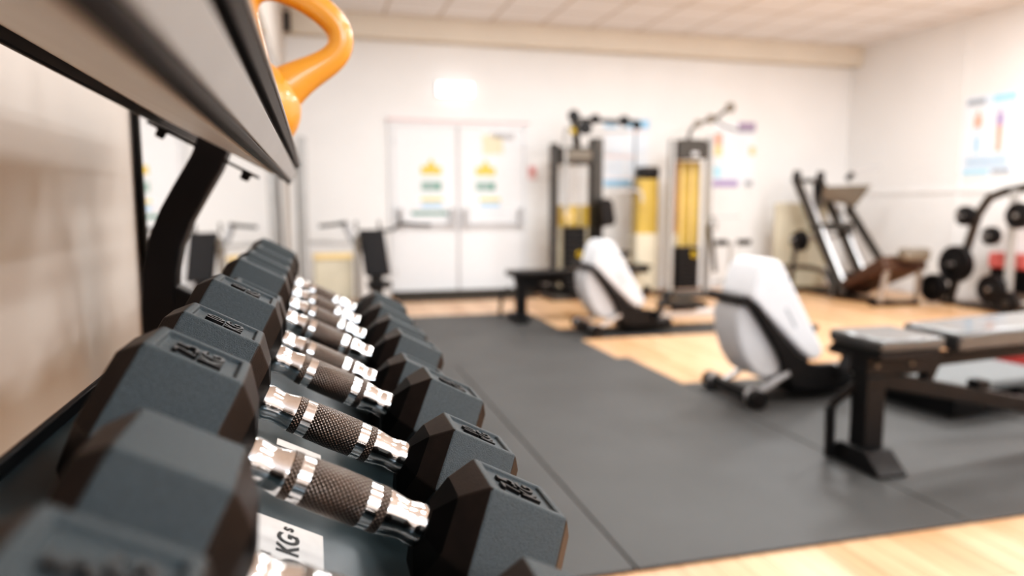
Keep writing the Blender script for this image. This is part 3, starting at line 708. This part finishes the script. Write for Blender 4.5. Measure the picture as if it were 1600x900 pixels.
MB().box((4.118, 7.95, .75), (4.24, 7.97, 1.62)).build('amber_panel', M['amber'], t, **W)
MB().box((4.24, 7.94, .60), (4.527, 7.96, 1.62)).build('gold_panel', M['gold'], t, **W)
MB().box((4.118, 7.95, .06), (4.24, 7.97, .75)).build('lower_panel', M['beigepanel'], t, **W)
for x in (4.25, 4.38): MB().tube([(x, 7.88, .60), (x, 7.88, 1.62)], .014, 8).build('guide_rod', M['sand'], t, smooth=True, **W)
for i in range(9): MB().box((4.15, 7.76, .10+i*.056), (4.44, 7.90, .152+i*.056)).build('weight_plate', M['iron'], t, bevel=.006, **W)
ring((4.36, 7.745, .51), .03, .008, t)
MB().tube([(4.29, 7.82, 1.865), (4.31, 7.82, 1.96), (4.37, 7.82, 2.03), (4.52, 7.80, 2.09), (4.65, 7.80, 2.13), (4.80, 7.78, 2.25)], .022, 10).build('raised_arm', M['darkgrey'], t, smooth=True, **W)
MB().tube([(4.60, 7.80, 2.11), (4.74, 7.78, 2.02), (4.93, 7.76, 1.97)], .012, 8).build('cable', M['darkgrey'], t, smooth=True, **W)
for x, z, r in ((4.37, 2.04, .045), (4.54, 2.10, .055), (4.79, 2.24, .06)):
    MB().lathe([(-.016, r*.55), (-.012, r), (-.004, r*.86), (.004, r*.86), (.012, r), (.016, r*.55)], 'y', (x, 7.755, z), 20).build('pulley', M['taupe'], t, smooth=True, **W)
for x0, x1, z in ((4.60, 4.75, .65), (4.89, 5.06, .65), (4.85, 5.07, .40)):
    MB().tube([(x0, 7.66, z), (x0+.01, 7.66, z), (x1-.01, 7.66, z), (x1, 7.66, z)], [.03, .038, .038, .03], 14).build('roller_pad', M['blackpad'], t, smooth=True, **W)
MB().tube([(4.56, 7.66, .65), (5.02, 7.66, .65)], .013, 8).build('roller_axle', M['silver'], t, smooth=True, **W)
MB().tube([(4.80, 7.66, .65), (4.80, 7.66, .06)], .022, 10).build('lever_post', M['upright'], t, smooth=True, **W)
MB().tube([(4.57, 7.70, .95), (4.50, 7.66, .85), (4.56, 7.66, .60), (4.60, 7.66, .30)], .025, 10).build('lever_arm', M['darkgrey'], t, smooth=True, **W)
MB().tube([(4.60, 7.66, .18), (4.80, 7.66, .22), (4.95, 7.66, .12)], .022, 10).build('lower_brace', M['upright'], t, smooth=True, **W)
MB().lathe([(-.02, .05), (-.015, .075), (.015, .075), (.02, .05)], 'y', (4.55, 7.68, .86), 20).build('cam_disc', M['upright'], t, smooth=True, **W)
MB().box((4.70, 7.60, .0), (5.00, 7.70, .05)).build('front_foot', M['darkgrey'], t, bevel=.008, **W)
MB().tube([(4.62, 7.74, .95), (4.95, 7.72, .96)], .012, 8).build('grab_bar', M['greyline'], t, smooth=True, **W)

# ------------------------------------------------------------------ chest press machine at the far left
t = thing('chest_press_machine', 'seated press machine with a tall black back pad, left of the doors', 'gym machine', (.35, 7.75, 0), group='cable machines')
MB().box((-.145, 7.55, .05), (-.055, 7.75, 1.77)).build('tower_upright', M['upright'], t, bevel=.012, **W)
MB().box((-.165, 7.76, .05), (-.146, 7.80, 1.52)).build('tower_trim', M['black'], t, **W)
MB().box((-.18, 7.45, 0), (.75, 7.95, .05)).build('base_frame', M['darkgrey'], t, bevel=.01, **W)
MB().bar((-.054, 7.65, .715), (.44, 7.65, .705), .06, .04).build('cross_bar', M['upright'], t, bevel=.006, **W)
MB().box((-.02, 7.70, .10), (.38, 7.86, .58)).build('weight_shroud', M['beigepanel'], t, bevel=.02, **W)
MB().box((-.02, 7.68, .54), (.38, 7.699, .60)).build('shroud_band', M['sand'], t, bevel=.004, **W)
MB().box((.40, 7.62, .05), (.45, 7.70, .78)).build('rear_post', M['taupe'], t, bevel=.008, **W)
m = MB(); m.hull8([(.495, 7.55, .36), (.755, 7.55, .36), (.755, 7.63, .36), (.495, 7.63, .36), (.435, 7.64, .84), (.70, 7.64, .84), (.70, 7.71, .84), (.435, 7.71, .84)])
m.build('back_pad', M['blackpad'], t, bevel=.02, seg=3, smooth=True, **W)
MB().box((.55, 7.60, .05), (.68, 7.72, .378)).build('seat_post', M['darkgrey'], t, bevel=.01, **W)
MB().box((.50, 7.30, .26), (.74, 7.54, .32)).build('seat', M['blackpad'], t, bevel=.015, **W)
MB().tube([(.45, 7.72, .60), (.38, 7.72, .74), (.32, 7.70, .86), (.31, 7.66, .91)], .035, 12).build('press_arm', M['plastic_grey'], t, smooth=True, **W)
MB().tube([(.31, 7.66, .91), (.20, 7.5, .90), (.05, 7.45, .885)], [.022, .018, .018], 10).build('handle', M['black'], t, smooth=True, **W)
MB().tube([(.68, 7.72, .83), (.78, 7.70, .83), (.86, 7.65, .89), (.92, 7.6, .90)], .018, 10).build('press_arm', M['darkgrey'], t, smooth=True, **W)
MB().tube([(.90, 7.6, .905), (1.03, 7.52, .89), (1.17, 7.5, .885)], .018, 10).build('handle', M['black'], t, smooth=True, **W)
MB().tube([(.865, 7.62, .90), (.855, 7.62, 1.0)], .015, 8).build('handle_stub', M['darkgrey'], t, smooth=True, **W)
for x in (.42, .655): MB().tube([(x, 7.70, .83), (x, 7.70, .93)], .013, 8).build('pad_bracket', M['darkgrey'], t, smooth=True, **W)

# ------------------------------------------------------------------ leg press in the far right corner (runs along Y)
t = thing('leg_press_machine', 'inclined leg press with brown back pad in the far right corner', 'gym machine', (6.15, 7.2, 0))
for x, ya, yb in ((5.86, 7.94, 6.98), (6.30, 8.06, 7.10)):
    MB().bar((x, ya, 1.44), (x, yb, .06), .07, .09).build('slide_rail', M['darkgrey'], t, bevel=.008, **W)
    MB().tube([(x+.07, ya-.14, 1.26), (x+.07, yb+.06, .16)], .036, 12).build('guide_tube', M['silver'], t, smooth=True, **W)
MB().bar((5.83, 7.93, 1.40), (6.33, 8.04, 1.40), .05, .06).build('top_cross_bar', M['darkgrey'], t, bevel=.006, **W)
for x, ya in ((5.86, 7.94), (6.30, 8.06)): MB().bar((x, ya-.02, 1.40), (x, ya-.04, 1.52), .07, .08).build('rail_cap', M['black'], t, bevel=.01, **W)
MB().bar((6.22, 7.98, 1.36), (6.10, 7.80, 1.08), .10, .07).build('latch_arm', M['black'], t, bevel=.01, **W)
MB().bar((6.56, 7.80, 1.06), (6.56, 7.16, .38), .07, .08).build('side_rail', M['darkgrey'], t, bevel=.008, **W)
m = MB(); m.hull8([(5.98, 7.60, 1.16), (6.47, 7.62, 1.08), (6.47, 7.56, 1.08), (5.98, 7.54, 1.16), (5.93, 7.52, 1.31), (6.63, 7.54, 1.335), (6.63, 7.49, 1.34), (5.93, 7.47, 1.32)])
m.build('foot_platform', M['taupe'], t, bevel=.01, **W)
MB().bar((6.40, 7.60, 1.14), (6.52, 7.74, 1.0), .08, .08).build('sled_strut', M['darkgrey'], t, bevel=.006, **W)
MB().bar((6.02, 7.60, 1.20), (5.95, 7.68, 1.0), .08, .08).build('sled_strut', M['darkgrey'], t, bevel=.006, **W)
MB().box((5.82, 7.46, .78), (6.36, 7.58, .88)).build('sled_carriage', M['darkgrey'], t, bevel=.01, **W)
MB().tube([(6.26, 7.50, 1.40), (6.32, 7.46, 1.48)], .035, 10).build('release_knob', M['black'], t, smooth=True, **W)
MB().tube([(6.32, 7.46, 1.47), (6.46, 7.36, 1.53), (6.56, 7.30, 1.56)], .012, 8).build('release_handle', M['greyline'], t, smooth=True, **W)
for x, y, z, r in ((5.74, 7.62, .66, .13), (5.68, 7.62, .66, .10), (6.42, 7.66, .76, .12)):
    MB().lathe([(-.025, r*.4), (-.021, r), (.021, r), (.025, r*.4)], 'x', (x, y, z), 24).build('weight_plate', M['iron'], t, smooth=True, **W)
MB().tube([(5.62, 7.64, .68), (6.5, 7.64, .72)], .022, 10).build('plate_horn', M['silver'], t, smooth=True, **W)
m = MB(); m.hull8([(5.86, 7.28, .09), (6.42, 7.28, .09), (6.42, 7.22, .03), (5.86, 7.22, .03), (5.86, 6.42, .56), (6.42, 6.42, .56), (6.42, 6.36, .41), (5.86, 6.36, .41)])
m.build('back_pad', M['brownpad'], t, bevel=.02, seg=3, **W)
m = MB(); m.box((6.00, 6.22, .50), (6.32, 6.38, .64)); m.build('head_pad', M['taupe'], t, bevel=.04, seg=3, smooth=True, **W)
MB().box((5.98, 7.18, .20), (6.44, 7.42, .29)).build('seat', M['black'], t, bevel=.015, **W)
MB().box((6.0, 6.46, .0), (6.12, 8.0, .05)).build('base_beam', M['darkgrey'], t, bevel=.01, **W)
MB().box((5.70, 7.86, .0), (6.42, 7.96, .05)).build('rear_foot', M['darkgrey'], t, bevel=.01, **W)
MB().box((5.80, 6.44, .0), (6.42, 6.52, .05)).build('front_foot', M['black'], t, bevel=.01, **W)
MB().bar((6.35, 6.40, .44), (6.38, 6.46, .05), .05, .05).build('pad_leg', M['silver'], t, bevel=.006, **W)
MB().bar((5.92, 6.40, .44), (5.90, 6.46, .05), .05, .05).build('pad_leg', M['silver'], t, bevel=.006, **W)
MB().tube([(5.56, 7.84, .27), (5.62, 7.76, .33), (5.72, 7.45, .35), (5.78, 7.22, .32), (5.80, 7.12, .20), (5.80, 7.10, .03)], .030, 10).build('side_loop', M['darkgrey'], t, smooth=True, **W)
MB().bar((5.42, 7.90, .13), (5.66, 7.66, .03), .06, .06).build('side_foot', M['black'], t, bevel=.006, **W)
MB().tube([(5.66, 7.60, .62), (5.64, 7.66, .05)], .030, 10).build('side_post', M['darkgrey'], t, smooth=True, **W)
MB().box((5.72, 8.10, .02), (6.50, 8.16, 1.12)).build('rear_shroud', M['beigepanel'], t, bevel=.02, **W)

# ------------------------------------------------------------------ weight plate tree by the right wall
t = thing('plate_tree', 'black weight plate rack with arched frames by the right hand wall', 'rack', (6.88, 6.0, 0))
for y0, yb_ in ((6.10, 6.36), (5.60, 5.56)):
    pass
MB().tube([(6.80, 6.42, .055), (6.80, 6.36, .30), (6.80, 6.22, .72), (6.80, 6.14, 1.0), (6.80, 6.02, 1.17), (6.80, 5.85, 1.23), (6.80, 5.6, 1.27), (6.80, 5.4, 1.25)], .046, 12).build('arched_frame', M['darkgrey'], t, smooth=True, **W)
MB().box((6.72, 5.66, .06), (6.79, 5.73, 1.24)).build('upright', M['upright'], t, bevel=.01, **W)
MB().box((6.70, 6.10, .0), (6.98, 6.18, .05)).build('foot', M['darkgrey'], t, bevel=.01, **W)
MB().box((6.74, 5.40, .0), (6.86, 6.50, .05)).build('base_beam', M['darkgrey'], t, bevel=.01, **W)
def disc(x, y, z, r, w, lab, ax='x'):
    q = thing('weight_plate', lab, 'weight plate', (x, y, z), group='weight plates on the rack')
    MB().lathe([(-w/2, .028), (-w/2, r*.35), (-w/2+.008, r*.42), (-w/2+.008, r*.82), (-w/2, r*.86), (-w/2, r*.97), (-w/2+.006, r), (w/2-.006, r), (w/2, r*.97), (w/2, .028)], ax, (0, 0, 0), 32).build('disc', M['iron'], q, smooth=True)
    MB().lathe([(-w/2-.006, .026), (-w/2-.006, .034), (w/2+.006, .034), (w/2+.006, .026)], ax, (0, 0, 0), 20).build('hub', M['darkgrey'], q, smooth=True)
disc(6.70, 6.20, .98, .105, .07, 'small black weight plate highest on the left arched post of the rack')
disc(6.69, 6.27, .46, .20, .08, 'large black weight plate in the middle of the left arched post')
disc(6.595, 6.45, .185, .155, .08, 'black weight plate lowest on the rack, close to the floor')
disc(6.64, 5.54, .99, .13, .07, 'black weight plate high behind the grey upright at the photo edge')
disc(6.68, 5.86, .78, .095, .07, 'smallest black weight plate, left of the grey upright')
disc(6.64, 5.78, .24, .15, .07, 'black weight plate under the red pad of the rack')
disc(6.56, 5.52, .13, .12, .07, 'black weight plate by the foot of the grey upright')
for y, z in ((6.20, .98), (6.27, .46), (6.45, .185), (5.54, .99), (5.86, .78), (5.78, .24), (5.52, .13)):
    MB().tube([(6.80, y, z), (6.58, y, z)], .020, 10).build('plate_horn', M['silver'], t, smooth=True, **W)
q = thing('foam_block', 'red foam block sitting beside the plate rack on the right', 'block', (6.98, 5.75, 0))
MB().box((6.88, 5.45, .44), (7.10, 6.06, .60)).build('red_pad', M['redpad'], q, bevel=.02, seg=3, **W)
MB().box((6.90, 5.47, .20), (7.08, 6.04, .438)).build('black_base', M['black'], q, bevel=.01, **W)
for y in (5.50, 6.0): MB().box((6.92, y-.03, 0), (7.06, y+.03, .199)).build('leg', M['black'], q, bevel=.006, **W)

# ------------------------------------------------------------------ step platform and red wedge behind the near bench
q = thing('aerobic_step', 'light grey low step platform on the floor behind the near bench', 'step', (3.55, 3.12, .012), (0, 0, math.radians(6)))
MB().box((-.52, -.25, .135), (.28, .25, .185)).build('step_top', M['steptop'], q, bevel=.012)
for x in (-.36, .12): MB().box((x-.11, -.21, 0), (x+.11, .21, .134)).build('riser', M['black'], q, bevel=.01)
q = thing('foam_wedge', 'dark red foam wedge at the right edge beside the grey step', 'wedge', (4.08, 3.20, .0125), (0, 0, 0))
MB().prism([(-.20, .0), (.28, .0), (.28, .30), (-.14, .27)], -.19, .19).build('wedge_body', M['darkred'], q, bevel=.015)

# ------------------------------------------------------------------ light
def area(loc, sx, sy, power, col=(.94, .985, 1), rot=(0, 0, 0)):
    l = bpy.data.lights.new('panel_or_window_light', 'AREA'); l.shape = 'RECTANGLE'; l.size = sx; l.size_y = sy; l.energy = power; l.color = col
    o = bpy.data.objects.new('panel_or_window_light', l); C.objects.link(o); o.location = loc; o.rotation_euler = rot
    return o
for x in (2.0, 3.9, 5.7):
    for y in (-1.6, .4, 2.4, 4.4):
        area((x, y, ZC-.02), .6, .5, {2.0: 31, 3.9: 40, 5.7: 58}[x])
for x in (.9, 2.9, 4.9): area((x, 5.75, ZC-.02), .55, .55, 44 if x < 1 else 54)
area((2.6, YF+.05, 2.6), 4.2, .75, 115, (.66, .84, 1), (PI/2, 0, 0))      # added lamp: daylight from unseen windows behind the camera
w = bpy.data.worlds.new('World'); SC.world = w; w.use_nodes = True
w.node_tree.nodes['Background'].inputs[0].default_value = (.9, .87, .84, 1); w.node_tree.nodes['Background'].inputs[1].default_value = .3

# ------------------------------------------------------------------ camera
cam = bpy.data.cameras.new('Camera'); co = bpy.data.objects.new('Camera', cam); C.objects.link(co)
phi, th = math.radians(6.513), math.radians(15.247)
F = V((math.sin(th)*math.cos(phi), math.cos(th)*math.cos(phi), -math.sin(phi)))
co.location = (0, 0, H); co.rotation_euler = F.to_track_quat('-Z', 'Y').to_euler()
cam.sensor_width = 36; cam.lens = 1130*36/1600; cam.clip_start = .01
cam.dof.use_dof = True; cam.dof.focus_distance = .57; cam.dof.aperture_fstop = 3.2
SC.camera = co
SC.view_settings.view_transform = 'Standard'; SC.view_settings.look = 'None'; SC.view_settings.exposure = 0
vs = SC.view_settings; vs.use_curve_mapping = True      # a film-like toe: the photograph has deep blacks
cm = vs.curve_mapping; cv = cm.curves[3]
for x, y in ((.03, .013), (.10, .072), (.30, .29)): cv.points.new(x, y)
cm.update()
SC.cycles.use_denoising = True
SC.cycles.max_bounces = 10; SC.cycles.glossy_bounces = 6
